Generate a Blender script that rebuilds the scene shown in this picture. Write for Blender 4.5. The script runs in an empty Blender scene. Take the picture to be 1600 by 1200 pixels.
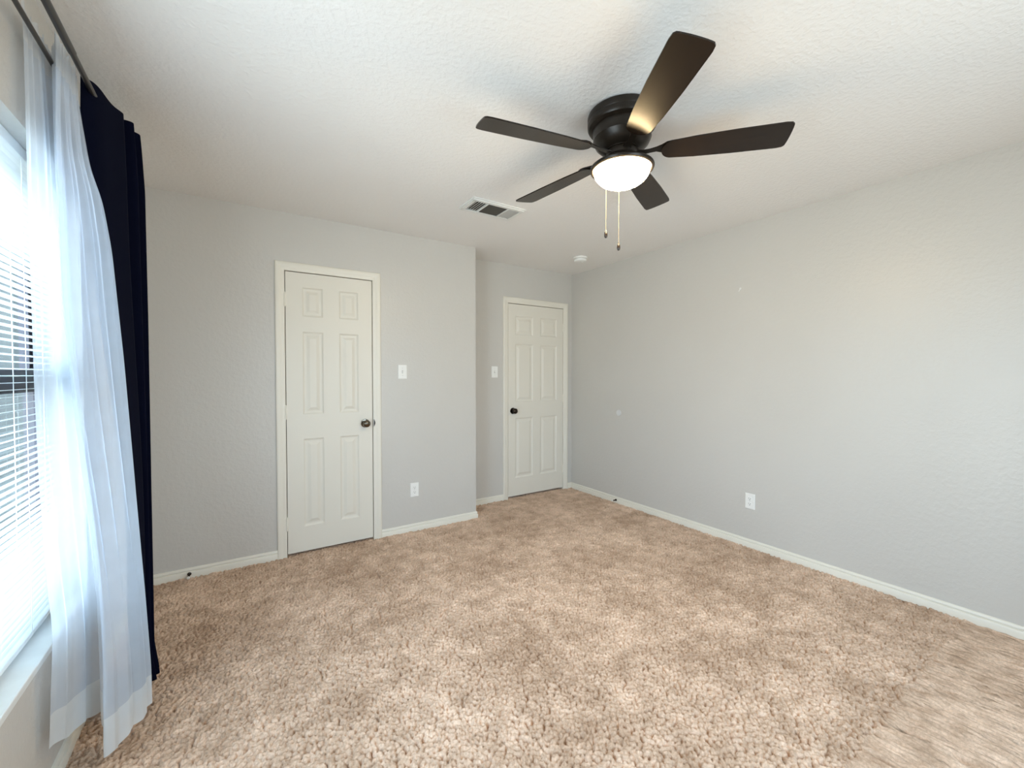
import bpy, bmesh, math, random
import numpy as np
from mathutils import Vector, Matrix
random.seed(7)
rng = np.random.default_rng(7)
PI = math.pi
scene = bpy.context.scene
COL = scene.collection

# ------------------------------------------------------------------ camera
F_PX = 662.33
cam_d = bpy.data.cameras.new('camera')
cam = bpy.data.objects.new('camera', cam_d); COL.objects.link(cam)
cam.location = (0, 0, 1.2949)
cam.rotation_euler = (PI/2 - 0.0209, 0, -0.5761)
cam_d.sensor_fit = 'HORIZONTAL'; cam_d.sensor_width = 36.0
cam_d.lens = F_PX / 1600 * 36.0
cam_d.clip_start = 0.02
scene.camera = cam

# ------------------------------------------------------------------ light
SKY = 14.0            # daylight level: hazy sky over sunlit pale ground
LAMP = 76.0           # bowl of the ceiling fan lamp
EXPOSURE = 0.14
scene.view_settings.view_transform = 'Standard'
scene.view_settings.look = 'None'
scene.view_settings.gamma = 1
scene.view_settings.use_curve_mapping = False
scene.view_settings.exposure = EXPOSURE
scene.cycles.max_bounces = 14
scene.cycles.diffuse_bounces = 8
scene.cycles.transparent_max_bounces = 16
scene.cycles.sample_clamp_indirect = 8.0

world = bpy.data.worlds.new('overcast_sky'); scene.world = world
world.use_nodes = True
wn = world.node_tree; wn.nodes.clear()
w_out = wn.nodes.new('ShaderNodeOutputWorld'); w_bg = wn.nodes.new('ShaderNodeBackground')
w_tc = wn.nodes.new('ShaderNodeTexCoord'); w_sep = wn.nodes.new('ShaderNodeSeparateXYZ')
w_rmp = wn.nodes.new('ShaderNodeValToRGB')
w_rmp.color_ramp.elements[0].position = 0.47; w_rmp.color_ramp.elements[0].color = (.66, .73, .80, 1)
w_rmp.color_ramp.elements[1].position = 0.56; w_rmp.color_ramp.elements[1].color = (.62, .79, 1.0, 1)
w_map = wn.nodes.new('ShaderNodeMath'); w_map.operation = 'MULTIPLY_ADD'
w_map.inputs[1].default_value = .5; w_map.inputs[2].default_value = .5
wn.links.new(w_tc.outputs['Generated'], w_sep.inputs[0])
wn.links.new(w_sep.outputs['Z'], w_map.inputs[0])
wn.links.new(w_map.outputs[0], w_rmp.inputs[0])
wn.links.new(w_rmp.outputs[0], w_bg.inputs['Color'])
w_bg.inputs['Strength'].default_value = SKY
wn.links.new(w_bg.outputs[0], w_out.inputs[0])

# room dimensions (metres; the camera stands at the origin)
H = 2.44
XL, XR = -0.504, 3.236
Y1, Y2 = 3.395, 3.7225          # wall with first door, recessed wall with second door
XC = 1.814                      # corner where the recess starts
YB = -0.80                      # wall behind the camera
WY0, WY1, WZ0, WZ1 = 0.36, 2.31, 0.447, 2.007   # window opening

# daylight portal over the window opening (guides sampling of the sky, adds no light)
pl = bpy.data.lights.new('sky_portal', 'AREA'); pl.shape = 'RECTANGLE'
pl.size = WZ1 - WZ0 - .02; pl.size_y = WY1 - WY0 - .02
pl.cycles.is_portal = True
po = bpy.data.objects.new('sky_portal', pl); COL.objects.link(po)
po.location = (XL - .168, (WY0 + WY1)/2, (WZ0 + WZ1)/2); po.rotation_euler = (0, -PI/2, 0)
VX0, VX1 = 0.80, 2.05           # extra uncovered window, added behind the camera to brighten the room
pl2 = pl.copy(); pl2.size = VX1 - VX0 - .02; pl2.size_y = WZ1 - WZ0 - .02
po2 = bpy.data.objects.new('sky_portal', pl2); COL.objects.link(po2)
po2.location = ((VX0 + VX1)/2, YB - .168, (WZ0 + WZ1)/2); po2.rotation_euler = (PI/2, 0, 0)

# ------------------------------------------------------------------ materials
def mat(name, color, rough=.5, metal=0.0, spec=.5):
    m = bpy.data.materials.new(name); m.use_nodes = True
    b = m.node_tree.nodes['Principled BSDF']
    b.inputs['Base Color'].default_value = (*color, 1)
    b.inputs['Roughness'].default_value = rough
    b.inputs['Metallic'].default_value = metal
    b.inputs['Specular IOR Level'].default_value = spec
    return m
def N(m, t): return m.node_tree.nodes.new(t)
def L(m, a, b): m.node_tree.links.new(a, b)
def coords(m):
    return N(m, 'ShaderNodeTexCoord').outputs['Object']
def noise(m, vec, scale, detail=3, rough=.5):
    n = N(m, 'ShaderNodeTexNoise'); n.inputs['Scale'].default_value = scale
    n.inputs['Detail'].default_value = detail; n.inputs['Roughness'].default_value = rough
    L(m, vec, n.inputs['Vector']); return n
def ramp(m, fac, stops):
    r = N(m, 'ShaderNodeValToRGB'); e = r.color_ramp.elements
    while len(e) < len(stops): e.new(.5)
    for el, (p, c) in zip(e, stops): el.position = p; el.color = (*c, 1)
    L(m, fac, r.inputs[0]); return r
def bump(m, height, strength, dist):
    b = N(m, 'ShaderNodeBump'); b.inputs['Strength'].default_value = strength
    b.inputs['Distance'].default_value = dist
    L(m, height, b.inputs['Height'])
    L(m, b.outputs[0], m.node_tree.nodes['Principled BSDF'].inputs['Normal']); return b

def plaster(name, c0, c1, rough, scale, strength, dist):
    m = mat(name, c0, rough, 0, .5); v = coords(m)
    b = m.node_tree.nodes['Principled BSDF']
    n0 = noise(m, v, 1.3, 2); r = ramp(m, n0.outputs['Fac'], [(.3, c0), (.7, c1)])
    L(m, r.outputs[0], b.inputs['Base Color'])
    n1 = noise(m, v, scale, 4, .55)
    r1 = ramp(m, n1.outputs['Fac'], [(.42, (0, 0, 0)), (.62, (1, 1, 1))])
    bump(m, r1.outputs[0], strength, dist)
    return m
M = {}
M['wall'] = plaster('grey_wall_paint', (.590, .570, .532), (.610, .590, .552), .36, 38, .20, .003)
M['ceiling'] = plaster('white_textured_ceiling', (.86, .843, .815), (.88, .863, .835), .5, 48, .28, .004)
M['trim'] = mat('cream_white_paint', (.80, .765, .675), .38)
v = coords(M['trim']); bump(M['trim'], noise(M['trim'], v, 260, 2).outputs['Fac'], .08, .001)
M['door'] = mat('cream_door_paint', (.77, .735, .65), .42)
v = coords(M['door'])
mp = N(M['door'], 'ShaderNodeMapping'); mp.inputs['Scale'].default_value = (60, 60, 4)
L(M['door'], v, mp.inputs[0])
bump(M['door'], noise(M['door'], mp.outputs[0], 3, 3).outputs['Fac'], .10, .001)
M['plastic'] = mat('white_plastic', (.86, .86, .83), .32)
M['slot'] = mat('dark_slot', (.03, .03, .03), .6)
M['screw'] = mat('painted_screw', (.62, .62, .60), .35)
M['bronze'] = mat('oil_rubbed_bronze', (.035, .026, .020), .22, .85)
v = coords(M['bronze'])
r = ramp(M['bronze'], noise(M['bronze'], v, 30, 2).outputs['Fac'], [(.35, (.030, .022, .017)), (.7, (.055, .042, .032))])
L(M['bronze'], r.outputs[0], M['bronze'].node_tree.nodes['Principled BSDF'].inputs['Base Color'])
M['nickel'] = mat('dark_pewter_knob', (.16, .135, .105), .14, 1.0)
M['fan_metal'] = mat('dark_bronze_fan_metal', (.018, .013, .009), .33, .2, .35)
M['blade'] = mat('dark_walnut_blade', (.015, .009, .006), .27, 0, .32)
v = coords(M['blade'])
mp = N(M['blade'], 'ShaderNodeMapping'); mp.inputs['Scale'].default_value = (3, 40, 40)
L(M['blade'], v, mp.inputs[0])
r = ramp(M['blade'], noise(M['blade'], mp.outputs[0], 4, 4).outputs['Fac'], [(.3, (.008, .005, .003)), (.7, (.022, .013, .008))])
L(M['blade'], r.outputs[0], M['blade'].node_tree.nodes['Principled BSDF'].inputs['Base Color'])
M['chain'] = mat('brass_bead_chain', (.40, .35, .26), .3, .7)
M['fob'] = mat('dark_wood_fob', (.018, .012, .009), .25)
M['rod'] = mat('pewter_curtain_rod', (.075, .07, .066), .35, .6)
M['frame'] = mat('dark_bronze_window_frame', (.045, .042, .055), .45, .2)
M['sill'] = mat('white_sill', (.80, .82, .80), .3)
v = coords(M['sill'])
r = ramp(M['sill'], noise(M['sill'], v, 9, 5).outputs['Fac'], [(.35, (.76, .78, .77)), (.65, (.84, .86, .85))])
L(M['sill'], r.outputs[0], M['sill'].node_tree.nodes['Principled BSDF'].inputs['Base Color'])
M['vent'] = mat('white_enamel', (.80, .80, .77), .35)
M['duct'] = mat('duct_shade_paint', (.035, .032, .028), .8)
M['rubber'] = mat('white_rubber', (.8, .78, .74), .5)
M['wall_disc'] = mat('pale_vinyl_disc', (.70, .70, .69), .4)

M['dim_wall'] = mat('added_wall_grey_green', (.034, .040, .038), .7)  # colour of the added outside wall, kept dark to dim the window
v = coords(M['dim_wall'])
wv = N(M['dim_wall'], 'ShaderNodeTexWave'); wv.bands_direction = 'Z'; wv.wave_profile = 'SAW'; wv.inputs['Scale'].default_value = 1.6
L(M['dim_wall'], v, wv.inputs['Vector']); bump(M['dim_wall'], wv.outputs['Fac'], .6, .02)

M['dim_ground'] = mat('added_ground_dark', (.085, .075, .06), .9)  # colour of the added outside ground, kept dark to cut bounce light
v = coords(M['dim_ground']); bump(M['dim_ground'], noise(M['dim_ground'], v, 25, 4).outputs['Fac'], .8, .03)

# carpet
m = M['carpet'] = mat('brown_beige_frieze_carpet', (.3, .22, .16), .95, 0, .1); v = coords(m)
b = m.node_tree.nodes['Principled BSDF']
n_big = noise(m, v, 2.2, 5, .65)
n_mid = noise(m, v, 11, 3, .6)
n_fine = noise(m, v, 120, 2, .6)
mx = N(m, 'ShaderNodeMath'); mx.operation = 'MULTIPLY_ADD'; mx.inputs[1].default_value = .55
L(m, n_big.outputs['Fac'], mx.inputs[0])
mm = N(m, 'ShaderNodeMath'); mm.operation = 'MULTIPLY'; mm.inputs[1].default_value = .45
L(m, n_mid.outputs['Fac'], mm.inputs[0]); L(m, mm.outputs[0], mx.inputs[2])
r_b = ramp(m, mx.outputs[0], [(.40, (.56, .39, .275)), (.60, (.91, .685, .525))])
r_f = ramp(m, n_fine.outputs['Fac'], [(.3, (.72, .70, .68)), (.7, (1.0, 1.0, 1.0))])
mul = N(m, 'ShaderNodeMix'); mul.data_type = 'RGBA'; mul.blend_type = 'MULTIPLY'; mul.inputs[0].default_value = 1
L(m, r_b.outputs[0], mul.inputs[6]); L(m, r_f.outputs[0], mul.inputs[7])
L(m, mul.outputs[2], b.inputs['Base Color'])
bump(m, noise(m, v, 330, 3, .6).outputs['Fac'], .6, .004)
b.inputs['Sheen Weight'].default_value = .25
b.inputs['Sheen Tint'].default_value = (.8, .7, .6, 1)

def cloth(name, color, trans, transp, rough=.8):
    m = bpy.data.materials.new(name); m.use_nodes = True
    nt = m.node_tree; nt.nodes.clear()
    out = nt.nodes.new('ShaderNodeOutputMaterial')
    d = nt.nodes.new('ShaderNodeBsdfDiffuse'); d.inputs[0].default_value = (*color, 1)
    t = nt.nodes.new('ShaderNodeBsdfTranslucent'); t.inputs[0].default_value = (*color, 1)
    tr = nt.nodes.new('ShaderNodeBsdfTransparent')
    a = nt.nodes.new('ShaderNodeMixShader'); a.inputs[0].default_value = trans
    c = nt.nodes.new('ShaderNodeMixShader')
    nt.links.new(d.outputs[0], a.inputs[1]); nt.links.new(t.outputs[0], a.inputs[2])
    # open weave: denser where threads bunch
    tc = nt.nodes.new('ShaderNodeTexCoord'); nz = nt.nodes.new('ShaderNodeTexNoise')
    nz.inputs['Scale'].default_value = 14; nt.links.new(tc.outputs['Object'], nz.inputs['Vector'])
    mr = nt.nodes.new('ShaderNodeMapRange'); mr.inputs[3].default_value = transp - .05; mr.inputs[4].default_value = transp + .05
    nt.links.new(nz.outputs['Fac'], mr.inputs[0]); nt.links.new(mr.outputs[0], c.inputs[0])
    nt.links.new(a.outputs[0], c.inputs[1]); nt.links.new(tr.outputs[0], c.inputs[2])
    nt.links.new(c.outputs[0], out.inputs[0])
    return m
M['sheer'] = cloth('white_sheer_voile', (.77, .85, .95), .5, .34)
M['sheer_hem'] = cloth('doubled_sheer_voile', (.78, .82, .85), .4, .16)
M['sheer_header'] = cloth('gathered_sheer_voile', (.76, .80, .84), .5, .24)
M['navy'] = mat('navy_blackout_cloth', (.0012, .0022, .0105), .85, 0, .06)
v = coords(M['navy'])
bump(M['navy'], noise(M['navy'], v, 500, 2).outputs['Fac'], .15, .001)
M['navy'].node_tree.nodes['Principled BSDF'].inputs['Sheen Weight'].default_value = .01
M['navy'].node_tree.nodes['Principled BSDF'].inputs['Sheen Tint'].default_value = (.1, .16, .4, 1)
M['slat'] = mat('white_vinyl_slat', (.86, .88, .87), .35)
b = M['slat'].node_tree.nodes['Principled BSDF']; b.inputs['Transmission Weight'].default_value = 0
M['cord'] = mat('white_cord', (.85, .86, .85), .7)
# clear pane
m = M['glass'] = bpy.data.materials.new('window_glass'); m.use_nodes = True
nt = m.node_tree; nt.nodes.clear()
o_ = nt.nodes.new('ShaderNodeOutputMaterial'); tr = nt.nodes.new('ShaderNodeBsdfTransparent')
tr.inputs[0].default_value = (.93, .96, .95, 1)
gl = nt.nodes.new('ShaderNodeBsdfGlossy'); gl.inputs['Roughness'].default_value = .02
fr = nt.nodes.new('ShaderNodeFresnel'); fr.inputs[0].default_value = 1.45
ms = nt.nodes.new('ShaderNodeMixShader')
ge = nt.nodes.new('ShaderNodeNewGeometry'); fm = nt.nodes.new('ShaderNodeMath'); fm.operation = 'MULTIPLY_ADD'
fm.inputs[1].default_value = -1; fm.inputs[2].default_value = 1; nt.links.new(ge.outputs['Backfacing'], fm.inputs[0])
f2 = nt.nodes.new('ShaderNodeMath'); f2.operation = 'MULTIPLY'   # reflect at the outer skin only
nt.links.new(fr.outputs[0], f2.inputs[0]); nt.links.new(fm.outputs[0], f2.inputs[1]); nt.links.new(f2.outputs[0], ms.inputs[0])
nt.links.new(tr.outputs[0], ms.inputs[1]); nt.links.new(gl.outputs[0], ms.inputs[2])
nt.links.new(ms.outputs[0], o_.inputs[0])
# lit bowl
m = M['bowl'] = bpy.data.materials.new('lit_frosted_glass'); m.use_nodes = True
b = m.node_tree.nodes['Principled BSDF']
b.inputs['Base Color'].default_value = (.9, .85, .75, 1); b.inputs['Roughness'].default_value = .4
b.inputs['Emission Color'].default_value = (1.0, .74, .40, 1)
b.inputs['Emission Strength'].default_value = LAMP

# ------------------------------------------------------------------ mesh helpers
def obj(name, bm, material, parent=None, smooth=None, bevel=0, loc=None):
    if bevel:
        bmesh.ops.bevel(bm, geom=list(bm.edges), offset=bevel, segments=2, affect='EDGES', profile=.5, clamp_overlap=True)
    bmesh.ops.recalc_face_normals(bm, faces=bm.faces)
    me = bpy.data.meshes.new(name); bm.to_mesh(me); bm.free()
    me.materials.append(M[material] if isinstance(material, str) else material)
    if smooth is not None:
        me.polygons.foreach_set('use_smooth', [True]*len(me.polygons))
        me.set_sharp_from_angle(angle=math.radians(smooth))
    o = bpy.data.objects.new(name, me); COL.objects.link(o)
    if loc: o.location = loc
    if parent: o.parent = parent
    return o
def empty(name, loc=(0, 0, 0), rz=0):
    o = bpy.data.objects.new(name, None); COL.objects.link(o)
    o.location = loc; o.rotation_euler = (0, 0, rz); o.empty_display_size = .05
    return o
def tag(o, label, cat, group=None):
    o['label'] = label; o['category'] = cat
    if group: o['group'] = group
    return o
def struct(o, label=None):
    o['kind'] = 'structure'
    if label: o['label'] = label
    return o
def BM(): return bmesh.new()
def box(bm, x0, x1, y0, y1, z0, z1):
    vs = [bm.verts.new(p) for p in ((x0,y0,z0),(x1,y0,z0),(x1,y1,z0),(x0,y1,z0),(x0,y0,z1),(x1,y0,z1),(x1,y1,z1),(x0,y1,z1))]
    for f in ((0,3,2,1),(4,5,6,7),(0,1,5,4),(1,2,6,5),(2,3,7,6),(3,0,4,7)): bm.faces.new([vs[i] for i in f])
    return vs
def lathe(bm, prof, seg=48, mtx=None):
    """prof: list of (r, z); revolved about Z, then moved by mtx"""
    rings = []
    mtx = mtx or Matrix()
    for r, z in prof:
        if r < 1e-6: rings.append([bm.verts.new(mtx @ Vector((0, 0, z)))])
        else: rings.append([bm.verts.new(mtx @ Vector((r*math.cos(2*PI*i/seg), r*math.sin(2*PI*i/seg), z))) for i in range(seg)])
    for a, b in zip(rings[:-1], rings[1:]):
        for i in range(seg):
            j = (i+1) % seg
            if len(a) == 1 and len(b) == 1: continue
            if len(a) == 1: bm.faces.new((a[0], b[i], b[j]))
            elif len(b) == 1: bm.faces.new((a[i], b[0], a[j]))
            else: bm.faces.new((a[i], b[i], b[j], a[j]))
def tube(bm, pts, r, seg=12, cap=True):
    pts = [Vector(p) for p in pts]; rs = r if isinstance(r, (list, tuple)) else [r]*len(pts)
    rings = []; up = None
    for k, p in enumerate(pts):
        d = (pts[min(k+1, len(pts)-1)] - pts[max(k-1, 0)]).normalized()
        if up is None: up = Vector((0,0,1)) if abs(d.z) < .9 else Vector((1,0,0))
        a = d.cross(up).normalized(); b_ = a.cross(d).normalized(); up = b_
        rings.append([bm.verts.new(p + rs[k]*(math.cos(2*PI*i/seg)*a + math.sin(2*PI*i/seg)*b_)) for i in range(seg)])
    for A, B in zip(rings[:-1], rings[1:]):
        for i in range(seg): bm.faces.new((A[i], A[(i+1)%seg], B[(i+1)%seg], B[i]))
    if cap: bm.faces.new(list(reversed(rings[0]))); bm.faces.new(rings[-1])
def extrude_profile(bm, prof, p0, p1, out, up=(0,0,1), m0=0, m1=0):
    """prof: (d, h) points: d outwards, h upwards; swept p0->p1; m0/m1 = mitre shift per d"""
    p0, p1, out, up = Vector(p0), Vector(p1), Vector(out), Vector(up)
    ax = (p1 - p0).normalized()
    A = [bm.verts.new(p0 + out*d + up*h + ax*(m0*d)) for d, h in prof]
    B = [bm.verts.new(p1 + out*d + up*h + ax*(m1*d)) for d, h in prof]
    n = len(prof)
    for i in range(n): bm.faces.new((A[i], A[(i+1)%n], B[(i+1)%n], B[i]))
    bm.faces.new(list(reversed(A))); bm.faces.new(B)
def grid_mesh(name, P, material, parent=None, smooth=True):
    """P: (rows, cols, 3) array -> sheet"""
    R, C = P.shape[:2]
    me = bpy.data.meshes.new(name)
    me.vertices.add(R*C); me.vertices.foreach_set('co', P.reshape(-1).astype(np.float32))
    i = np.arange(R*C).reshape(R, C)
    q = np.stack([i[:-1,:-1], i[:-1,1:], i[1:,1:], i[1:,:-1]], -1).reshape(-1)
    nf = (R-1)*(C-1)
    me.loops.add(nf*4); me.loops.foreach_set('vertex_index', q.astype(np.int32))
    me.polygons.add(nf); me.polygons.foreach_set('loop_start', np.arange(0, nf*4, 4, dtype=np.int32))
    me.polygons.foreach_set('use_smooth', np.full(nf, smooth))
    me.update(calc_edges=True); me.validate()
    me.materials.append(M[material])
    o = bpy.data.objects.new(name, me); COL.objects.link(o)
    if parent: o.parent = parent
    return o

# ------------------------------------------------------------------ room shell
# door openings
D1 = dict(x0=.286, x1=.903, z1=2.040); D2 = dict(x0=2.363, x1=3.114, z1=2.050)
T = .12
bm = BM()   # left wall with the window opening
TW = .16
box(bm, XL-TW, XL, YB-.20, WY0, -.03, H); box(bm, XL-TW, XL, WY1, Y2+.12, -.03, H)
for a, b_ in ((WY0, WY1),):
    box(bm, XL-TW, XL, a, b_, -.03, WZ0-.022); box(bm, XL-TW, XL, a, b_, WZ1, H)
struct(obj('wall_left', bm, 'wall'))
bm = BM()   # wall holding the first door, with the box-out behind it
box(bm, XL, D1['x0'], Y1, Y2+.12, -.03, H); box(bm, D1['x1'], XC, Y1, Y2+.12, -.03, H)
box(bm, D1['x0'], D1['x1'], Y1, Y2+.12, D1['z1'], H); box(bm, D1['x0'], D1['x1'], Y1+.10, Y2+.12, -.03, D1['z1'])
struct(obj('wall_back', bm, 'wall'))
bm = BM()
box(bm, XC, D2['x0'], Y2, Y2+.12, -.03, H); box(bm, D2['x1'], XR, Y2, Y2+.12, -.03, H)
box(bm, D2['x0'], D2['x1'], Y2, Y2+.12, D2['z1'], H); box(bm, D2['x0'], D2['x1'], Y2+.10, Y2+.12, -.03, D2['z1'])
struct(obj('wall_alcove', bm, 'wall'))
bm = BM(); box(bm, XR, XR+T, YB-.20, Y2+.12, -.03, H); struct(obj('wall_right', bm, 'wall'))
bm = BM()
box(bm, XL, VX0, YB-TW, YB, -.03, H); box(bm, VX1, XR, YB-TW, YB, -.03, H)
box(bm, VX0, VX1, YB-TW, YB, -.03, WZ0-.022); box(bm, VX0, VX1, YB-TW, YB, WZ1, H)
struct(obj('wall_front', bm, 'wall'))
bm = BM(); box(bm, XL-TW, XR+T, YB-.20, Y2+.12, H, H+.08); struct(obj('ceiling', bm, 'ceiling'))

# carpeted floor: tufted surface
def carpet(x0, x1, ys, dx):
    xs = np.arange(x0, x1+dx, dx)
    X, Y = np.meshgrid(xs, ys)
    rs = np.random.default_rng(3)
    # slight wander so tufts lie like twisted yarn
    def vnoise(X, Y, s, seed):
        r2 = np.random.default_rng(seed); T_ = r2.random((256, 256))
        u, w = X/s, Y/s; i, j = np.floor(u).astype(int), np.floor(w).astype(int); fu, fw = u-i, w-j
        fu = fu*fu*(3-2*fu); fw = fw*fw*(3-2*fw)
        g = lambda a, b_: T_[a % 256, b_ % 256]
        return (g(i,j)*(1-fu)+g(i+1,j)*fu)*(1-fw) + (g(i,j+1)*(1-fu)+g(i+1,j+1)*fu)*fw
    cell = .0135
    Xw = X + .011*(vnoise(X, Y, .013, 5)-.5); Yw = Y + .011*(vnoise(X, Y, .013, 6)-.5)
    ci, cj = np.floor(Xw/cell).astype(int), np.floor(Yw/cell).astype(int)
    J = rs.random((512, 512, 3))
    best = np.full(X.shape, 9.); hh = np.zeros(X.shape)
    for a in (-1, 0, 1):
        for b_ in (-1, 0, 1):
            q = J[(ci+a) % 512, (cj+b_) % 512]
            d = np.hypot(Xw-(ci+a+q[...,0])*cell, Yw-(cj+b_+q[...,1])*cell)
            up = d < best; best = np.where(up, d, best); hh = np.where(up, q[...,2], hh)
    Z = -.020*np.clip(best/(.74*cell), 0, 1.15)**3 + .006*(hh-.5) + .006*(vnoise(X, Y, .10, 8)-.5) + .004*(vnoise(X, Y, .03, 9)-.5) - .001
    return np.stack([X, Y, Z], -1)
ys = np.concatenate([np.arange(YB-.02, .55, .03), np.arange(.55, Y2+.1, .0042)])
o = grid_mesh('floor', carpet(XL-.02, XR+.02, ys, .0042), 'carpet'); struct(o)

# ------------------------------------------------------------------ trim
BASE = [(0,0),(.013,0),(.0145,.029),(.0125,.033),(.0055,.0355),(.0055,.0395),(.0105,.0425),(.0095,.050),(.006,.0555),(0,.057)]
BASE = [(d, h-.012 if h == 0 else h) for d, h in BASE]
def baseboard(name, runs):
    bm = BM()
    for p0, p1, out, m0, m1 in runs: extrude_profile(bm, BASE, p0, p1, out, m0=m0, m1=m1)
    return struct(obj(name, bm, 'trim', smooth=35))
c1l, c1r = .2291, .9598
c2l, c2r = 2.306, 3.1714
baseboard('baseboard_back', [((XL,Y1,0),(c1l,Y1,0),(0,-1,0),0,0), ((c1r,Y1,0),(XC,Y1,0),(0,-1,0),0,1), ((XC,Y1,0),(XC,Y2,0),(1,0,0),-1,0)])
baseboard('baseboard_alcove', [((XC,Y2,0),(c2l,Y2,0),(0,-1,0),0,0), ((c2r,Y2,0),(XR,Y2,0),(0,-1,0),0,-1)])
baseboard('baseboard_right', [((XR,Y2,0),(XR,YB,0),(-1,0,0),1,0)])
baseboard('baseboard_left', [((XL,Y1,0),(XL,YB,0),(1,0,0),0,0)])
baseboard('baseboard_front', [((XL,YB,0),(XR,YB,0),(0,1,0),0,0)])

def casing(name, xl, xr, zt, Y, D):
    """door casing with mitred corners plus the jamb lining"""
    w = D['x0'] - xl + .004
    P = [(0,0),(0,.010),(.005,.0145),(.012,.0155),(.030,.0125),(.036,.0095),(.044,.0095),(w-.006,.008),(w,.004),(w,0)]  # (across, thickness)
    bm = BM()
    def run(a, b, across, ma, mb):
        a, b, across = Vector(a), Vector(b), Vector(across); ax = (b-a).normalized()
        A = [bm.verts.new(a + across*t + Vector((0,-1,0))*h + ax*(ma*t)) for t, h in P]
        B = [bm.verts.new(b + across*t + Vector((0,-1,0))*h + ax*(mb*t)) for t, h in P]
        n = len(P)
        for i in range(n): bm.faces.new((A[i], A[(i+1)%n], B[(i+1)%n], B[i]))
        bm.faces.new(list(reversed(A))); bm.faces.new(B)
    run((xl,Y,-.012), (xl,Y,zt), (1,0,0), 0, -1)
    run((xr,Y,-.012), (xr,Y,zt), (-1,0,0), 0, -1)
    run((xl,Y,zt), (xr,Y,zt), (0,0,-1), 1, -1)
    j = .004
    box(bm, D['x0'], D['x0']+j, Y, Y+.095, -.012, D['z1']); box(bm, D['x1']-j, D['x1'], Y, Y+.095, -.012, D['z1'])
    box(bm, D['x0']+j, D['x1']-j, Y, Y+.095, D['z1']-j, D['z1'])
    return struct(obj(name, bm, 'trim', smooth=30))
casing('trim_1', c1l, c1r, 2.0962, Y1, D1)
casing('trim_2', c2l, c2r, 2.1068, Y2, D2)

# ------------------------------------------------------------------ doors
def door(name, D, Y, pcols, prows, zb, knob_x, hinge_x, knob_mat, label, strike=None):
    gap = .005; jl = .004
    x0, x1, z0, z1 = D['x0']+jl+gap, D['x1']-jl-gap, zb, D['z1']-jl-gap-.001
    yf, yb = Y+.001, Y+.036
    bm = BM()
    xs = sorted([x0, x1] + [c for p in pcols for c in p]); zs = sorted([z0, z1] + [c for p in prows for c in p])
    def quad(a, b, c, d, y=yf): bm.faces.new([bm.verts.new((p[0], y, p[1])) for p in (a, b, c, d)])
    steps = [(0,0),(.004,.0035),(.010,.0075),(.015,.0085),(.024,.0085),(.030,.0070),(.046,.0010),(.049,.0005)]  # inset, depth
    for i in range(len(xs)-1):
        for k in range(len(zs)-1):
            xa, xb, za, zb_ = xs[i], xs[i+1], zs[k], zs[k+1]
            if (xa, xb) in pcols and (za, zb_) in prows:
                prev = None
                for ins, dep in steps:
                    ring = [bm.verts.new(p) for p in ((xa+ins,yf+dep,za+ins),(xb-ins,yf+dep,za+ins),(xb-ins,yf+dep,zb_-ins),(xa+ins,yf+dep,zb_-ins))]
                    if prev:
                        for q in range(4): bm.faces.new((prev[q], prev[(q+1)%4], ring[(q+1)%4], ring[q]))
                    prev = ring
                bm.faces.new(prev)
            else: quad((xa,za),(xb,za),(xb,zb_),(xa,zb_))
    # edges and back
    for (a, b) in (((x0,z0),(x1,z0)),((x1,z0),(x1,z1)),((x1,z1),(x0,z1)),((x0,z1),(x0,z0))):
        bm.faces.new([bm.verts.new(p) for p in ((a[0],yf,a[1]),(b[0],yf,b[1]),(b[0],yb,b[1]),(a[0],yb,a[1]))])
    bm.faces.new([bm.verts.new(p) for p in ((x0,yb,z0),(x1,yb,z0),(x1,yb,z1),(x0,yb,z1))])
    bmesh.ops.remove_doubles(bm, verts=bm.verts, dist=1e-5)
    d = struct(obj(name, bm, 'door'), label)
    # knob: rosette, neck and ball on one turned part, plus the lock button
    kz = .92
    mt = Matrix.Translation((knob_x, yf, kz)) @ Matrix.Rotation(PI/2, 4, 'X')
    bm = BM(); lathe(bm, [(0,-.0),(.032,-.0),(.033,.004),(.030,.008),(.016,.010)], 40, mt)
    ro = obj('knob_rosette', bm, knob_mat, d, 40)
    bm = BM(); lathe(bm, [(.0125,.008),(.012,.026),(.018,.031),(.0255,.038),(.0285,.047),(.0275,.055),(.022,.062),(.012,.066),(.005,.067),(0,.067)], 40, mt)
    kn = obj('door_knob', bm, knob_mat, d, 60); kn['label'] = 'round metal door knob'
    bm = BM(); lathe(bm, [(.006,.066),(.006,.0685),(.004,.0695),(0,.0695)], 16, mt)
    obj('lock_button', bm, knob_mat, kn, 40)
    for hz in (.23, 1.03, 1.83):
        bm = BM()
        for q in range(3):
            tube(bm, [(hinge_x, Y-.006, hz-.045+q*.0302), (hinge_x, Y-.006, hz-.045+q*.0302+.0292)], .0062, 14)
        tube(bm, [(hinge_x, Y-.006, hz-.050), (hinge_x, Y-.006, hz+.051)], [.0045, .0045], 12)
        box(bm, hinge_x-.014, hinge_x+.014, Y-.004, Y+.0005, hz-.044, hz+.044)
        obj('hinge', bm, 'trim', d, 40)
    if strike is not None:
        bm = BM()
        n = 10
        A = []
        for y in (Y-.0165, Y-.004):
            A.append([bm.verts.new((strike + .0105*math.sin(PI*i/n), y, kz-.028+.056*i/n)) for i in range(n+1)])
        for i in range(n): bm.faces.new((A[0][i], A[0][i+1], A[1][i+1], A[1][i]))
        bm.faces.new(A[0]); bm.faces.new(list(reversed(A[1])))
        obj('strike_plate', bm, 'slot', d)['label'] = 'dark strike plate lip at the jamb'
    return d
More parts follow.
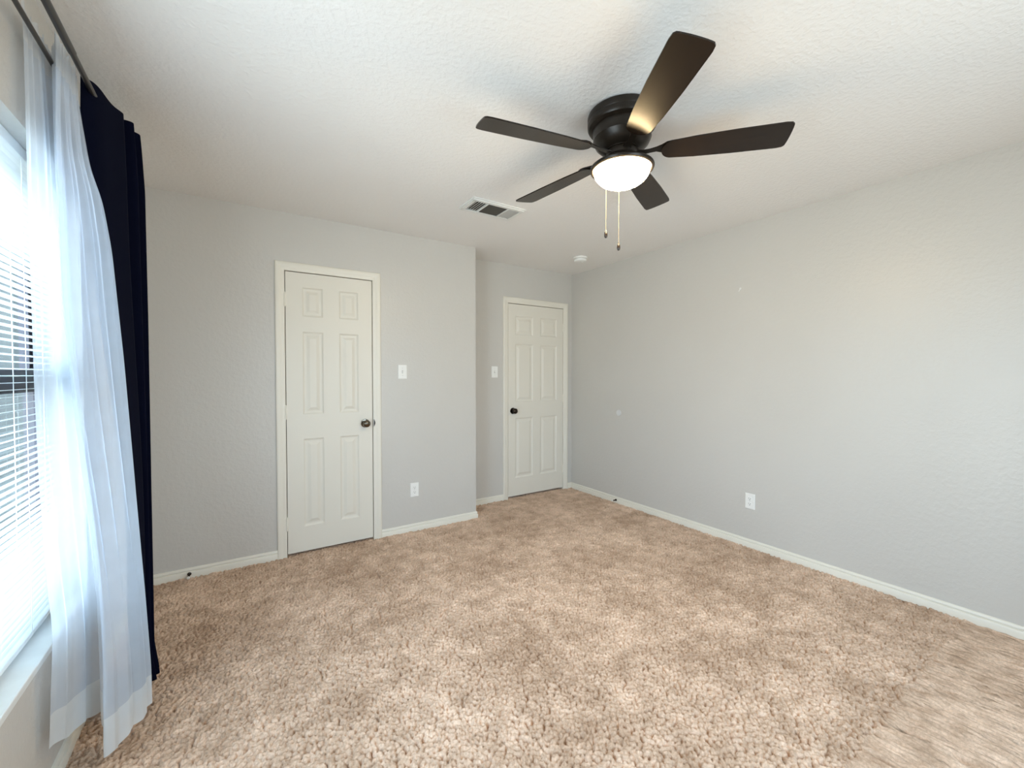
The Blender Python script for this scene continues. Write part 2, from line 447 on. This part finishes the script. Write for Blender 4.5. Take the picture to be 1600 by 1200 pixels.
door('door_1', D1, Y1, [(.4025,.5405),(.653,.791)], [(1.718,1.927),(1.010,1.608),(.193,.832)], .012, .838, D1['x0']+.004, 'nickel',
     'narrow six-panel cream door with dark pewter knob on its right side', strike=.9015)
door('door_2', D2, Y2, [(2.460,2.690),(2.787,3.017)], [(1.718,1.917),(1.013,1.622),(.208,.842)], .018, 2.428, D2['x1']-.004, 'bronze',
     'six-panel cream door in the recess with bronze knob on its left side')

# ------------------------------------------------------------------ window
fx0, fx1 = XL-.156, XL-.100
def window(name, wy0, wy1, mull, label):
    win = struct(empty(name, (XL-.12, (wy0+wy1)/2, WZ0)), label)
    wl = Matrix.Translation(Vector(win.location)).inverted()
    def wpart(nm, boxes, material, par=None, bev=0):
        bm = BM()
        for b_ in boxes: box(bm, *b_)
        bmesh.ops.transform(bm, matrix=wl, verts=bm.verts)
        return obj(nm, bm, material, par or win, bevel=bev)
    bars = [(fx0,fx1,wy0,wy0+.025,WZ0,WZ1),(fx0,fx1,wy1-.025,wy1,WZ0,WZ1),(fx0,fx1,wy0+.025,wy1-.025,WZ0,WZ0+.03),(fx0,fx1,wy0+.025,wy1-.025,WZ1-.03,WZ1)]
    lights = [(wy0+.025, wy1-.025)]
    if mull:
        bars.append((fx0,fx1,mull-.035,mull+.035,WZ0+.03,WZ1-.03)); lights = [(wy0+.025, mull-.035), (mull+.035, wy1-.025)]
    wpart('window_frame', bars, 'frame')
    for (a, b_) in lights:
        zm0, zm1 = 1.236, 1.312
        s = wpart('upper_sash', [(fx0+.005,fx0+.03,a,a+.03,zm0,WZ1-.03),(fx0+.005,fx0+.03,b_-.040,b_,zm0,WZ1-.03),(fx0+.005,fx0+.03,a+.03,b_-.040,WZ1-.06,WZ1-.03),(fx0+.005,fx0+.03,a+.03,b_-.040,zm0,zm1-.02)], 'frame')
        wpart('pane', [(fx0+.016,fx0+.019,a+.03,b_-.040,zm1-.02,WZ1-.06)], 'glass', s)
        s = wpart('lower_sash', [(fx1-.026,fx1-.002,a,a+.026,WZ0+.03,zm1),(fx1-.026,fx1-.002,b_-.026,b_,WZ0+.03,zm1),(fx1-.026,fx1-.002,a+.026,b_-.026,WZ0+.03,WZ0+.065),(fx1-.026,fx1-.002,a+.026,b_-.026,zm0,zm1)], 'frame')
        wpart('pane', [(fx1-.015,fx1-.012,a+.026,b_-.026,WZ0+.065,zm0)], 'glass', s)
        wpart('sash_latch', [(fx1-.006,fx1+.006,(a+b_)/2-.03,(a+b_)/2+.03,zm1,zm1+.012)], 'frame', s)
    wpart('window_sill', [(XL-.100, XL+.006, wy0, wy1, WZ0-.022, WZ0)], 'sill', None, .003)
    return win
window('window_1', WY0, WY1, 1.38, 'white-silled window with dark bronze frame behind the blind')

w2 = window('added_window', VX0, VX1, (VX0+VX1)/2, 'unseen uncovered dark-framed window added behind the viewer to light the room')
w2.location = ((VX0+VX1)/2, YB-.12, WZ0); w2.rotation_euler = (0, 0, PI/2)

# added wall beside the window, dims the daylight and view behind the blind
bm = BM(); box(bm, -7.0, -.70, 2.75, 2.95, -.4, 5.5)
struct(obj('dimming_wall_outside', bm, 'dim_wall'))
bm = BM(); box(bm, -9.0, -.72, .9, 2.75, -.45, -.35)  # dark ground, added to keep bounced light off the slats
struct(obj('dimming_ground_outside', bm, 'dim_ground'))

# ------------------------------------------------------------------ mini blind
BX = XL-.066
bl = tag(empty('window_blind', (BX, 1.845, WZ1)), 'white horizontal mini blind with open slats hanging inside the window recess', 'blind')
bi = Matrix.Translation(Vector(bl.location)).inverted()
y0, y1 = 1.40, WY1-.018
bm = BM(); box(bm, BX-.019, BX+.019, y0, y1, WZ1-.036, WZ1-.001); bmesh.ops.transform(bm, matrix=bi, verts=bm.verts)
obj('headrail', bm, 'slat', bl, bevel=.002)
bm = BM(); pitch = .0215; zt = WZ1-.048; z = zt; zlow = WZ0+.042
tilt = math.radians(7)
while z > zlow:
    prev = None
    for q in range(5):
        t = (q/4-.5)*.025; h = .0016*(1-(2*q/4-1)**2)
        dx, dz = t*math.cos(tilt)-h*math.sin(tilt), t*math.sin(tilt)+h*math.cos(tilt)
        cur = (bm.verts.new((BX+dx, y0, z+dz)), bm.verts.new((BX+dx, y1, z+dz)))
        if prev: bm.faces.new((prev[0], prev[1], cur[1], cur[0]))
        prev = cur
    z -= pitch
bmesh.ops.solidify(bm, geom=list(bm.faces), thickness=.0005)
bmesh.ops.transform(bm, matrix=bi, verts=bm.verts)
obj('slats', bm, 'slat', bl)
bm = BM(); box(bm, BX-.0125, BX+.0125, y0, y1, WZ0+.012, WZ0+.026); bmesh.ops.transform(bm, matrix=bi, verts=bm.verts)
obj('bottom_rail', bm, 'slat', bl, bevel=.003)
for cy in (1.50, 1.73, 1.955, 2.20):
    bm = BM()
    for dx in (-.014, .014): tube(bm, [(BX+dx, cy, WZ0+.02), (BX+dx, cy, WZ1-.036)], .0011, 6)
    bmesh.ops.transform(bm, matrix=bi, verts=bm.verts)
    obj('ladder_cord', bm, 'cord', bl)

# ------------------------------------------------------------------ curtain rods
def rod(name, x, z, r, ya, ystep, yb, label):
    c = tag(empty(name, (x, (ya+yb)/2, z)), label, 'curtain rod', 'curtain rods above the window')
    ci = Matrix.Translation(Vector(c.location)).inverted()
    def part(nm, bm, sm=40):
        bmesh.ops.transform(bm, matrix=ci, verts=bm.verts); return obj(nm, bm, 'rod', c, sm)
    bm = BM(); tube(bm, [(x, ya, z), (x, ystep, z)], r, 20); part('outer_tube', bm)
    bm = BM(); tube(bm, [(x, ystep, z), (x, yb, z)], r-.0018, 20); part('inner_tube', bm)
    for yy, sgn in ((ya, -1), (yb, 1)):
        bm = BM(); mt = Matrix.Translation((x, yy, z)) @ Matrix.Rotation(-sgn*PI/2, 4, 'X')
        lathe(bm, [(0,-.004),(r+.003,-.004),(r+.003,.012),(r*.7,.014),(r*.7,.018),(r+.002,.024),(r+.004,.032),(r+.001,.040),(0,.043)], 20, mt)
        part('finial', bm)
    return c, part
RX, RZ, SX, SZ = XL+.104, 2.256, XL+.044, 2.243
c, part = rod('curtain_rod', RX, RZ, .0100, -.05, 1.79, 2.55, 'dark grey front curtain rod carrying the navy curtain')
for yy in (-.02, 2.51):
    bm = BM(); box(bm, XL+.0005, XL+.004, yy-.012, yy+.012, RZ-.07, RZ-.02); box(bm, XL+.004, RX-.004, yy-.003, yy+.003, RZ-.046, RZ-.034)
    tube(bm, [(RX-.013, yy, RZ-.036), (RX-.010, yy, RZ-.018), (RX, yy, RZ-.0125), (RX+.010, yy, RZ-.009), (RX+.0145, yy, RZ+.002)], .0028, 8)
    part('wall_bracket', bm)
c, part = rod('curtain_rod', SX, SZ, .0082, -.04, 1.00, 2.545, 'thinner dark grey rod nearer the wall carrying the white sheer curtain')
for yy in (-.01, 2.52):
    bm = BM(); box(bm, XL+.0005, XL+.004, yy-.010, yy+.010, SZ-.05, SZ+.02); tube(bm, [(XL+.004, yy, SZ-.03), (SX-.004, yy, SZ-.018), (SX, yy, SZ-.0105), (SX+.0095, yy, SZ-.006), (SX+.0125, yy, SZ+.002)], .0025, 8)
    part('wall_bracket', bm)

# ------------------------------------------------------------------ sheer curtain
# four vertical guide lines of the sheet: wall-side edge, hidden fold, front fold, room-side edge (x, y, z)
GA = [(-.478,1.705,2.300),(-.478,1.715,2.214),(-.472,1.692,1.796),(-.468,1.690,1.271),(-.468,1.710,1.003),(-.465,1.740,.72),(-.463,1.775,.532),(-.465,1.765,.405),(-.474,1.770,.190)]
GB = [(-.478,1.950,2.310),(-.478,1.960,2.220),(-.472,1.99,1.98),(-.462,2.00,1.529),(-.455,2.04,1.17),(-.443,2.08,.773),(-.43,2.08,.50),(-.42,2.06,.30),(-.405,2.00,.135)]
GC = [(-.442,1.830,2.312),(-.442,1.820,2.220),(-.442,1.800,2.057),(-.441,1.797,1.893),(-.430,1.778,1.496),(-.420,1.838,1.188),(-.405,1.907,.847),(-.390,1.933,.556),(-.375,1.897,.353),(-.357,1.795,.083)]
GD = [(-.428,1.958,2.270),(-.425,1.956,2.190),(-.400,1.955,1.98),(-.372,1.957,1.88),(-.352,1.962,1.72),(-.325,1.949,1.351),(-.300,1.952,.858),(-.280,1.955,.51),(-.268,1.960,.25),(-.266,1.952,.118)]
def resample(g, ts):
    g = np.array(g); d = np.r_[0, np.cumsum(np.linalg.norm(np.diff(g, axis=0), axis=1))]; d /= d[-1]
    return np.stack([np.interp(ts, d, g[:, k]) for k in range(3)], -1)
rows = 170
ts = np.linspace(0, 1, rows)
A, B, C, D_ = (resample(g, ts) for g in (GA, GB, GC, GD))
def smooth_rows(P, n, axis):
    for _ in range(n):
        Q = P.copy()
        if axis == 0: Q[1:-1] = (P[:-2]+2*P[1:-1]+P[2:])/4
        else: Q[:, 1:-1] = (P[:, :-2]+2*P[:, 1:-1]+P[:, 2:])/4
        P = Q
    return P
nAB, nBC, nCD = 46, 26, 56
def seg(P, Q, n, last=False): 
    s = np.linspace(0, 1, n, endpoint=last)[None, :, None]
    return P[:, None]*(1-s) + Q[:, None]*s
S = np.concatenate([seg(A, B, nAB), seg(B, C, nBC), seg(C, D_, nCD, True)], axis=1)
S = smooth_rows(S, 10, 0); S = smooth_rows(S, 5, 1)
s = np.linspace(0, 1, S.shape[1])[None, :]; tt = ts[:, None]
topw = np.exp(-(tt/.05)**2)
edge = np.minimum(1, np.minimum(s, 1-s)/.05)
rip = (.0065*np.sin(2*PI*(7.2*s + .25*np.sin(5*tt)))*(.35+.65*tt) + .0045*np.sin(2*PI*(15*s+.2*tt))*(1-.6*tt) + topw*.0035*np.sin(2*PI*31*s))
rip = rip*(.25+.75*edge)
S[..., 0] += rip
S[..., 1] += .25*rip
# gathered ruffle above the rod and uneven hem
ruf = np.exp(-(tt/.022)**2)
S[..., 2] += ruf*(.010*np.sin(2*PI*9*s+1)+.008*np.sin(2*PI*23*s)) + .007*np.sin(2*PI*5.3*s+.5)*tt**6
S[..., 0] = np.maximum(S[..., 0], XL+.017)
sc = tag(empty('sheer_curtain', (SX, 1.9, .1)), 'white see-through sheer curtain hanging beside the blind, its hem near the carpet', 'curtain')
S -= np.array(sc.location)[None, None]
k0, k1 = 7, rows-9
o = grid_mesh('sheer_panel', S[k0:k1+1], 'sheer', sc)
o = grid_mesh('rod_pocket_header', S[:k0+1], 'sheer_header', sc); o['label'] = 'gathered ruffle of the white sheer on the rod'
o = grid_mesh('hem', S[k1:], 'sheer_hem', sc); o['label'] = 'denser doubled hem of the white sheer'

# ------------------------------------------------------------------ navy curtain
path = [(-.425,1.975),(-.398,2.010),(-.385,2.045),(-.365,2.12),(-.346,2.190),(-.362,2.204),(-.420,2.198),(-.432,2.215),(-.40,2.228),(-.322,2.240),(-.330,2.262),(-.415,2.268),(-.425,2.285),(-.390,2.298),(-.312,2.315),(-.325,2.345),(-.425,2.352),(-.43,2.375),(-.330,2.39),(-.33,2.415),(-.43,2.43),(-.43,2.455),(-.345,2.47),(-.35,2.485)]
def curve(pts, n):
    p = np.array(pts); d = np.r_[0, np.cumsum(np.linalg.norm(np.diff(p, axis=0), axis=1))]
    t = np.linspace(0, d[-1], n); return np.stack([np.interp(t, d, p[:, k]) for k in range(2)], -1)
pc = curve(path, 190)
for _ in range(5): pc[1:-1] = (pc[:-2]+2*pc[1:-1]+pc[2:])/4
zs = np.array([2.288,2.282,2.27,2.25,2.22,2.16,2.05,1.9,1.7,1.5,1.25,1.0,.75,.5,.3,.15,.08,.028])
zr = np.interp(np.linspace(0, 1, 90), np.linspace(0, 1, len(zs)), zs)
amp = np.interp(zr, [.04,.15,.7,1.5,2.05,2.2,2.29], [1.12,1.03,1.0,1.06,1.06,.98,.92])
Nv = np.zeros((len(zr), len(pc), 3))
Nv[..., 0] = -.40 + (pc[None, :, 0]+.40)*amp[:, None]
Nv[..., 1] = pc[None, :, 1] + .008*np.sin(3.0*zr)[:, None]*np.sin(np.linspace(0, 9, len(pc)))[None]
Nv[..., 2] = zr[:, None] + np.exp(-((2.29-zr)/.03)**2)[:, None]*.006*np.sin(np.linspace(0, 40, len(pc)))[None]
# gathered tighter and pushed away from the window towards the floor
w = np.clip((2.12-zr)/1.5, 0, 1)[:, None]; w = w*w*(3-2*w)
Nv[..., 1] = Nv[..., 1]*(1-w) + w*(2.120 + (Nv[..., 1]-1.975)/.51*.28)
Nv[..., 0] = Nv[..., 0]*(1-w) + w*(-.335 + (Nv[..., 0]+.38)*.45) + .012*np.clip((.15-zr)/.12, 0, 1)[:, None]
nc = tag(empty('blackout_curtain', (RX, 2.2, .05)), 'dark navy blackout curtain hanging in folds behind the white sheer', 'curtain')
Nv -= np.array(nc.location)[None, None]
o = grid_mesh('curtain_panel', Nv[5:88], 'navy', nc)
o = grid_mesh('rod_pocket_header', Nv[:6], 'navy', nc)
o = grid_mesh('hem', Nv[87:], 'navy', nc)
for o in nc.children:
    sm = o.modifiers.new('cloth_thickness', 'SOLIDIFY'); sm.thickness = .0018

# ------------------------------------------------------------------ ceiling fan
FX, FY = 1.4325, 1.318
fan = tag(empty('ceiling_fan', (FX, FY, H)), 'dark bronze five-blade ceiling fan with a lit bowl lamp', 'ceiling fan')
def zl(p): return [(r, z-H) for r, z in p]
bm = BM(); lathe(bm, zl([(0,2.4385),(.138,2.4385),(.147,2.434),(.149,2.428),(.149,2.408),(.1475,2.405),(.149,2.402),(.149,2.386),(.144,2.378),(.132,2.373),(.126,2.372)]), 64)
obj('ceiling_canopy', bm, 'fan_metal', fan, 35)
bm = BM(); lathe(bm, zl([(.126,2.372),(.127,2.366),(.125,2.348),(.123,2.332),(.1245,2.328),(.122,2.322),(.114,2.306),(.098,2.291),(.080,2.283),(.072,2.282),(.072,2.278),(0,2.278)]), 64)
obj('motor_housing', bm, 'fan_metal', fan, 35)
bm = BM(); lathe(bm, zl([(0,2.278),(.066,2.278),(.068,2.272),(.068,2.254),(.062,2.248),(.050,2.246),(0,2.246)]), 48)
obj('blade_hub', bm, 'fan_metal', fan, 35)
lk = None
bm = BM(); lathe(bm, zl([(0,2.2465),(.052,2.2465),(.060,2.242),(.074,2.237),(.098,2.230),(.118,2.220),(.131,2.212),(.137,2.207),(.138,2.202),(.135,2.196),(.128,2.193),(.122,2.195),(.118,2.203),(0,2.212)]), 64)
lk = obj('light_fitter', bm, 'fan_metal', fan, 35)
bm = BM()
prof = [(.119,2.2005)] + [(.121*math.cos(a), 2.196-.074*math.sin(a)) for a in np.linspace(.02, PI/2-.02, 16)] + [(0,2.122)]
lathe(bm, zl(prof), 64)
o = obj('lamp_bowl', bm, 'bowl', fan, 80); o['label'] = 'glowing frosted glass bowl of the fan lamp'
bm = BM(); lathe(bm, zl([(0,2.1235),(.008,2.1225),(.009,2.118),(.005,2.112),(0,2.110)]), 20)
# pull chains hang from the fitter on its far side
fwd = Vector((math.sin(.5761), math.cos(.5761), 0)); rgt = Vector((math.cos(.5761), -math.sin(.5761), 0))
bm.free()
for lat, ztop, zb in ((-.0385, 2.203, 1.974), (.0230, 2.203, 1.916)):
    q = fwd*math.sqrt(.1435**2-lat**2) + rgt*lat
    bm = BM(); z = ztop
    tube(bm, [(q.x*.94, q.y*.94, 2.2075-H), (q.x, q.y, ztop-H), (q.x, q.y, zb-H)], .0009, 6)
    while z > zb:
        bmesh.ops.create_icosphere(bm, subdivisions=1, radius=.0014, matrix=Matrix.Translation((q.x, q.y, z-H))); z -= .0052
    ch = obj('pull_chain', bm, 'chain', fan, 60)
    bm = BM(); mt = Matrix.Translation((q.x, q.y, zb-H))
    lathe(bm, [(0,.006),(.003,.005),(.0035,.001),(.0065,-.004),(.0078,-.012),(.0072,-.022),(.0045,-.028),(0,-.029)], 20, mt)
    f = obj('chain_fob', bm, 'fob', ch, 50)
    bm = BM(); lathe(bm, [(0,.0075),(.0036,.0065),(.0042,.003),(.0042,-.001),(0,-.001)], 16, mt)
    obj('fob_cap', bm, 'chain', f, 50)

BZ = 2.263 - H
def blade_mesh():
    """blade along +X, pitched; returns bmesh"""
    r0, r1 = .165, .652
    out = []; n = 14
    for i in range(n+1):              # rounded inner end
        a = PI/2 + PI*i/n
        out.append((r0+.045+.045*math.cos(a), .050*math.sin(a)))
    out = [(x, y) for x, y in out]
    lower = [(.30,-.059),(.45,-.066),(r1-.03,-.069),(r1-.008,-.066)]
    tip = [(r1+.006*math.cos(a)-.006+.004, .062*math.sin(a)) for a in np.linspace(-1.25, 1.25, 9)]
    upper = [(x, -y) for x, y in reversed(lower)]
    pts = out + lower + tip + upper
    bm = BM(); th = .0055
    top = [bm.verts.new((x, y, th/2)) for x, y in pts]; bot = [bm.verts.new((x, y, -th/2)) for x, y in pts]
    bm.faces.new(top); bm.faces.new(list(reversed(bot)))
    k = len(pts)
    for i in range(k): bm.faces.new((top[i], bot[i], bot[(i+1)%k], top[(i+1)%k]))
    return bm
def iron_mesh():
    bm = BM()
    # arm from hub, spreading into a three-lobed plate on top of the blade
    prof = [(.055,.020),(.085,.013),(.115,.011),(.145,.013),(.165,.022),(.185,.036),(.205,.040),(.222,.032),(.240,.014),(.246,.0)]
    P = [(x, w) for x, w in prof] + [(x, -w) for x, w in reversed(prof[:-1])]
    zf = lambda x: .0 if x < .10 else min(.0075, (x-.10)*.16)
    top = [bm.verts.new((x, y, .0035+zf(x))) for x, y in P]; bot = [bm.verts.new((x, y, -.0005+zf(x))) for x, y in P]
    k = len(P)
    h = len(prof)
    for i in range(h-1):
        j = k-1-i
        jn = j if i+1 >= h-1 and False else k-1-(i+1)
        a, b_, c_, d_ = i, i+1, (k-1-(i+1)) if i+1 < h-1 else i+1, k-1-i
        loop = [a, b_, c_, d_] if b_ != c_ else [a, b_, d_]
        bm.faces.new([top[q] for q in loop]); bm.faces.new([bot[q] for q in reversed(loop)])
    for i in range(k): bm.faces.new((top[i], bot[i], bot[(i+1)%k], top[(i+1)%k]))
    return bm
B_me = I_me = None
base_a = -.196 + PI
for i in range(5):
    a = base_a - (-1)*0 + (-i*2*PI/5)*(-1)*(-1)
    # clockwise edge (seen from above) raised
    R = Matrix.Rotation(a, 4, 'Z') @ Matrix.Rotation(math.radians(-12), 4, 'X')
    if B_me is None:
        bo = obj('blade', blade_mesh(), 'blade', fan, 30); B_me = bo.data
        io = obj('blade_iron', iron_mesh(), 'fan_metal', bo, 30); I_me = io.data
    else:
        bo = bpy.data.objects.new('blade', B_me); COL.objects.link(bo); bo.parent = fan
        io = bpy.data.objects.new('blade_iron', I_me); COL.objects.link(io); io.parent = bo
    bo.matrix_local = Matrix.Translation((0, 0, BZ)) @ R

# ------------------------------------------------------------------ ceiling register
vx0, vx1, vy0, vy1 = 1.285, 1.695, 2.425, 2.655
vent = tag(empty('air_vent', ((vx0+vx1)/2, (vy0+vy1)/2, H)), 'white rectangular air vent with dark louvres set in the ceiling', 'air vent')
hx, hy = (vx1-vx0)/2, (vy1-vy0)/2
bm = BM()
b1 = .030
for (a, b_, c_, d_) in ((-hx,hx,-hy,-hy+b1),(-hx,hx,hy-b1,hy),(-hx,-hx+b1,-hy+b1,hy-b1),(hx-b1,hx,-hy+b1,hy-b1)):
    box(bm, a, b_, c_, d_, -.008, -.0005)
q = .012
for (a, b_, c_, d_) in ((-hx+q,hx-q,-hy+q,-hy+b1+.004),(-hx+q,hx-q,hy-b1-.004,hy-q),(-hx+q,-hx+b1+.004,-hy+b1,hy-b1),(hx-b1-.004,hx-q,-hy+b1,hy-b1)):
    box(bm, a, b_, c_, d_, -.015, -.008)
ix = hx-b1-.004; iy = hy-b1-.004
xa, xb = -ix+.092, ix-.092
box(bm, xa-.004, xa+.004, -iy, iy, -.016, -.001); box(bm, xb-.004, xb+.004, -iy, iy, -.016, -.001)
obj('vent_frame', bm, 'vent', vent)
bm = BM(); box(bm, -ix, ix, -iy, iy, -.0022, -.0004); obj('duct_shade_plate', bm, 'duct', vent)['label'] = 'dark plate standing in for the unlit duct behind the louvres'  # dark plate in place of a duct, its shade put into the colour
def louvre(bm, p0, p1, w, ang, axis):
    p0, p1 = Vector(p0), Vector(p1); c_, s_ = math.cos(ang), math.sin(ang)
    u = Vector((c_, 0, s_)) if axis == 'y' else Vector((0, c_, s_))
    vs = [bm.verts.new(p) for p in (p0-u*w, p0+u*w, p1+u*w, p1-u*w)]
    bm.faces.new(vs)
bm = BM()
for i in range(5): louvre(bm, (-ix+.012+i*.0175, -iy, -.0105), (-ix+.012+i*.0175, iy, -.0105), .0048, math.radians(12), 'y')
bmesh.ops.solidify(bm, geom=list(bm.faces), thickness=.0009)
obj('louvre_bank', bm, 'vent', vent)
bm = BM()
for i in range(6): louvre(bm, (xb+.010+i*.0145, -iy, -.0095), (xb+.010+i*.0145, iy, -.0095), .0075, math.radians(-35), 'y')
bmesh.ops.solidify(bm, geom=list(bm.faces), thickness=.0009)
obj('louvre_bank', bm, 'vent', vent)
bm = BM()
for i in range(15): louvre(bm, (xa+.004, -iy+.007+i*.0112, -.0085), (xb-.004, -iy+.007+i*.0112, -.0085), .0045, math.radians(115), 'x')
bmesh.ops.solidify(bm, geom=list(bm.faces), thickness=.0007)
obj('damper_grille', bm, mat('shaded_grey_grille', (.16, .145, .12), .6), vent)['label'] = 'middle grille of the vent, coloured grey-brown for the shade of the duct'  # shade of the duct put into the colour of the middle louvres

# ------------------------------------------------------------------ smoke detector
sd = tag(empty('smoke_detector', (2.815, 3.115, H)), 'round white smoke detector on the ceiling above the second door', 'smoke detector')
bm = BM(); lathe(bm, [(0,-.0005),(.066,-.0005),(.068,-.004),(.068,-.014),(.064,-.018),(.052,-.019),(0,-.019)], 48); obj('mounting_base', bm, 'plastic', sd, 35)
bm = BM(); lathe(bm, [(.050,-.019),(.050,-.022),(.060,-.024),(.060,-.036),(.055,-.043),(.030,-.047),(0,-.048)], 48); obj('cover', bm, 'plastic', sd, 35)
bm = BM(); lathe(bm, [(0,-.0475),(.009,-.0475),(.009,-.050),(0,-.0505)], 20, Matrix.Translation((.02,-.01,0))); obj('test_button', bm, 'plastic', sd, 35)

# ------------------------------------------------------------------ wall plates
def plate_bm(w, h, t=.006):
    bm = BM(); n = .003
    A = [bm.verts.new(p) for p in ((-w/2,0,-h/2),(w/2,0,-h/2),(w/2,0,h/2),(-w/2,0,h/2))]
    B_ = [bm.verts.new((p.co.x, -t*.45, p.co.z)) for p in A]
    C_ = [bm.verts.new((p.co.x*(1-2*n/w), -t, p.co.z*(1-2*n/h))) for p in A]
    for P, Q in ((A, B_), (B_, C_)):
        for i in range(4): bm.faces.new((P[i], P[(i+1)%4], Q[(i+1)%4], Q[i]))
    bm.faces.new(C_); bm.faces.new(list(reversed(A)))
    return bm
def yl(bm, prof, x, z, seg=16): lathe(bm, prof, seg, Matrix.Translation((x, 0, z)) @ Matrix.Rotation(PI/2, 4, 'X'))
def light_switch(loc, w, label):
    s_ = tag(empty('light_switch', loc), label, 'light switch', 'light switches')
    obj('cover_plate', plate_bm(w, .116), 'plastic', s_)
    bm = BM(); box(bm, -.0055,.0055,-.0068,-.0055,-.0125,.0125); obj('toggle_slot', bm, mat('grey_slot', (.42,.42,.40), .5), s_)
    bm = BM()
    vs = [bm.verts.new(p) for p in ((-.0042,-.006,-.004),(.0042,-.006,-.004),(.0042,-.006,.011),(-.0042,-.006,.011),(-.0034,-.016,-.011),(.0034,-.016,-.011),(.0034,-.0175,-.005),(-.0034,-.0175,-.005))]
    for f in ((0,3,2,1),(4,5,6,7),(0,1,5,4),(1,2,6,5),(2,3,7,6),(3,0,4,7)): bm.faces.new([vs[i] for i in f])
    obj('toggle', bm, 'plastic', s_)
    for z in (-.030, .030):
        bm = BM(); yl(bm, [(0,.0055),(.003,.0055),(.003,.0068),(0,.0072)], 0, z); obj('screw', bm, 'screw', s_)
    return s_
light_switch((1.137, Y1-.0005, 1.322), .074, 'white toggle light switch on the wall right of the narrow first door')
light_switch((2.205, Y2-.0005, 1.327), .074, 'white toggle light switch left of the second door in the recess')
def outlet(loc, rz, label):
    s_ = tag(empty('power_outlet', loc, rz), label, 'outlet', 'power outlets')
    obj('cover_plate', plate_bm(.072, .116), 'plastic', s_)
    for z in (-.0195, .0195):
        bm = BM(); n = 24
        ring = [(.0172*math.cos(2*PI*i/n), max(-.0125, min(.0125, .0172*math.sin(2*PI*i/n)))) for i in range(n)]
        A = [bm.verts.new((x, -.0055, z+q)) for x, q in ring]; B_ = [bm.verts.new((x*.97, -.0082, z+q*.97)) for x, q in ring]
        for i in range(n): bm.faces.new((A[i], A[(i+1)%n], B_[(i+1)%n], B_[i]))
        bm.faces.new(B_)
        rc = obj('receptacle', bm, 'plastic', s_)
        bm = BM()
        box(bm, -.0075,-.0055,-.0086,-.0078,z-.001,z+.0075); box(bm, .0055,.0075,-.0086,-.0078,z-.0005,z+.0065)
        yl(bm, [(0,.0078),(.0028,.0078),(.0028,.0086),(0,.0086)], 0, z-.0075)
        obj('socket_slots', bm, 'slot', rc)
    bm = BM(); yl(bm, [(0,.0055),(.003,.0055),(.003,.0068),(0,.0072)], 0, 0); obj('screw', bm, 'screw', s_)
    return s_
outlet((1.234, Y1-.0005, .340), 0, 'white power outlet low on the wall between the first door and the corner')
outlet((XR-.0005, 1.685, .345), -PI/2, 'white power outlet low on the long right wall')

# ------------------------------------------------------------------ small wall things
g = empty('wall_bumper', (XR-.0005, 2.998, .914), -PI/2); tag(g, 'pale round bumper disc stuck on the right wall near the second door', 'wall bumper')
bm = BM(); yl(bm, [(0,0),(.030,0),(.031,.003),(.029,.006),(.026,.0065),(.020,.0045),(0,.004)], 0, 0, 40); obj('disc', bm, 'wall_disc', g, 40)
g = tag(obj('wall_anchor', (lambda b_: (yl(b_, [(0,0),(.0075,0),(.0075,.002),(.004,.003),(.003,.003),(.003,.012),(0,.012)], 0, .004, 14), tube(b_, [(0,-.001,0),(-.006,-.006,-.010),(-.010,-.004,-.019)], [.0032,.0030,.0018], 8), b_)[2])(BM()), 'plastic', None, 40), 'tiny white plastic anchor left high on the right wall', 'wall anchor')
g.location = (XR-.0005, 1.777, 1.952); g.rotation_euler = (0, 0, -PI/2)
def door_stop(loc, rz, L_, body, label):
    s_ = tag(empty('door_stop', loc, rz), label, 'door stop')
    bm = BM(); yl(bm, [(0,-.0005),(.011,0),(.011,.003),(.006,.006),(0,.006)], 0, 0, 20); obj('base', bm, body, s_, 40)
    bm = BM(); n = 120; turns = 14
    tube(bm, [(.0052*math.cos(2*PI*turns*i/n), -.006-(L_-.018)*i/n, .0052*math.sin(2*PI*turns*i/n)) for i in range(n+1)], .0012, 6); obj('spring', bm, body, s_, 60)
    bm = BM(); yl(bm, [(0,L_-.014),(.0065,L_-.014),(.0085,L_-.010),(.0085,L_-.003),(.006,L_),(0,L_)], 0, 0, 20); obj('tip', bm, 'rubber' if body == 'bronze' else 'bronze', s_, 40)
    return s_
door_stop((-.268, Y1-.0135, .022), 0, .072, 'bronze', 'spring door stop with white tip on the baseboard left of the first door')
door_stop((XR-.0135, 3.018, .026), -PI/2, .06, 'bronze', 'short dark door stop on the right wall baseboard near the second door')
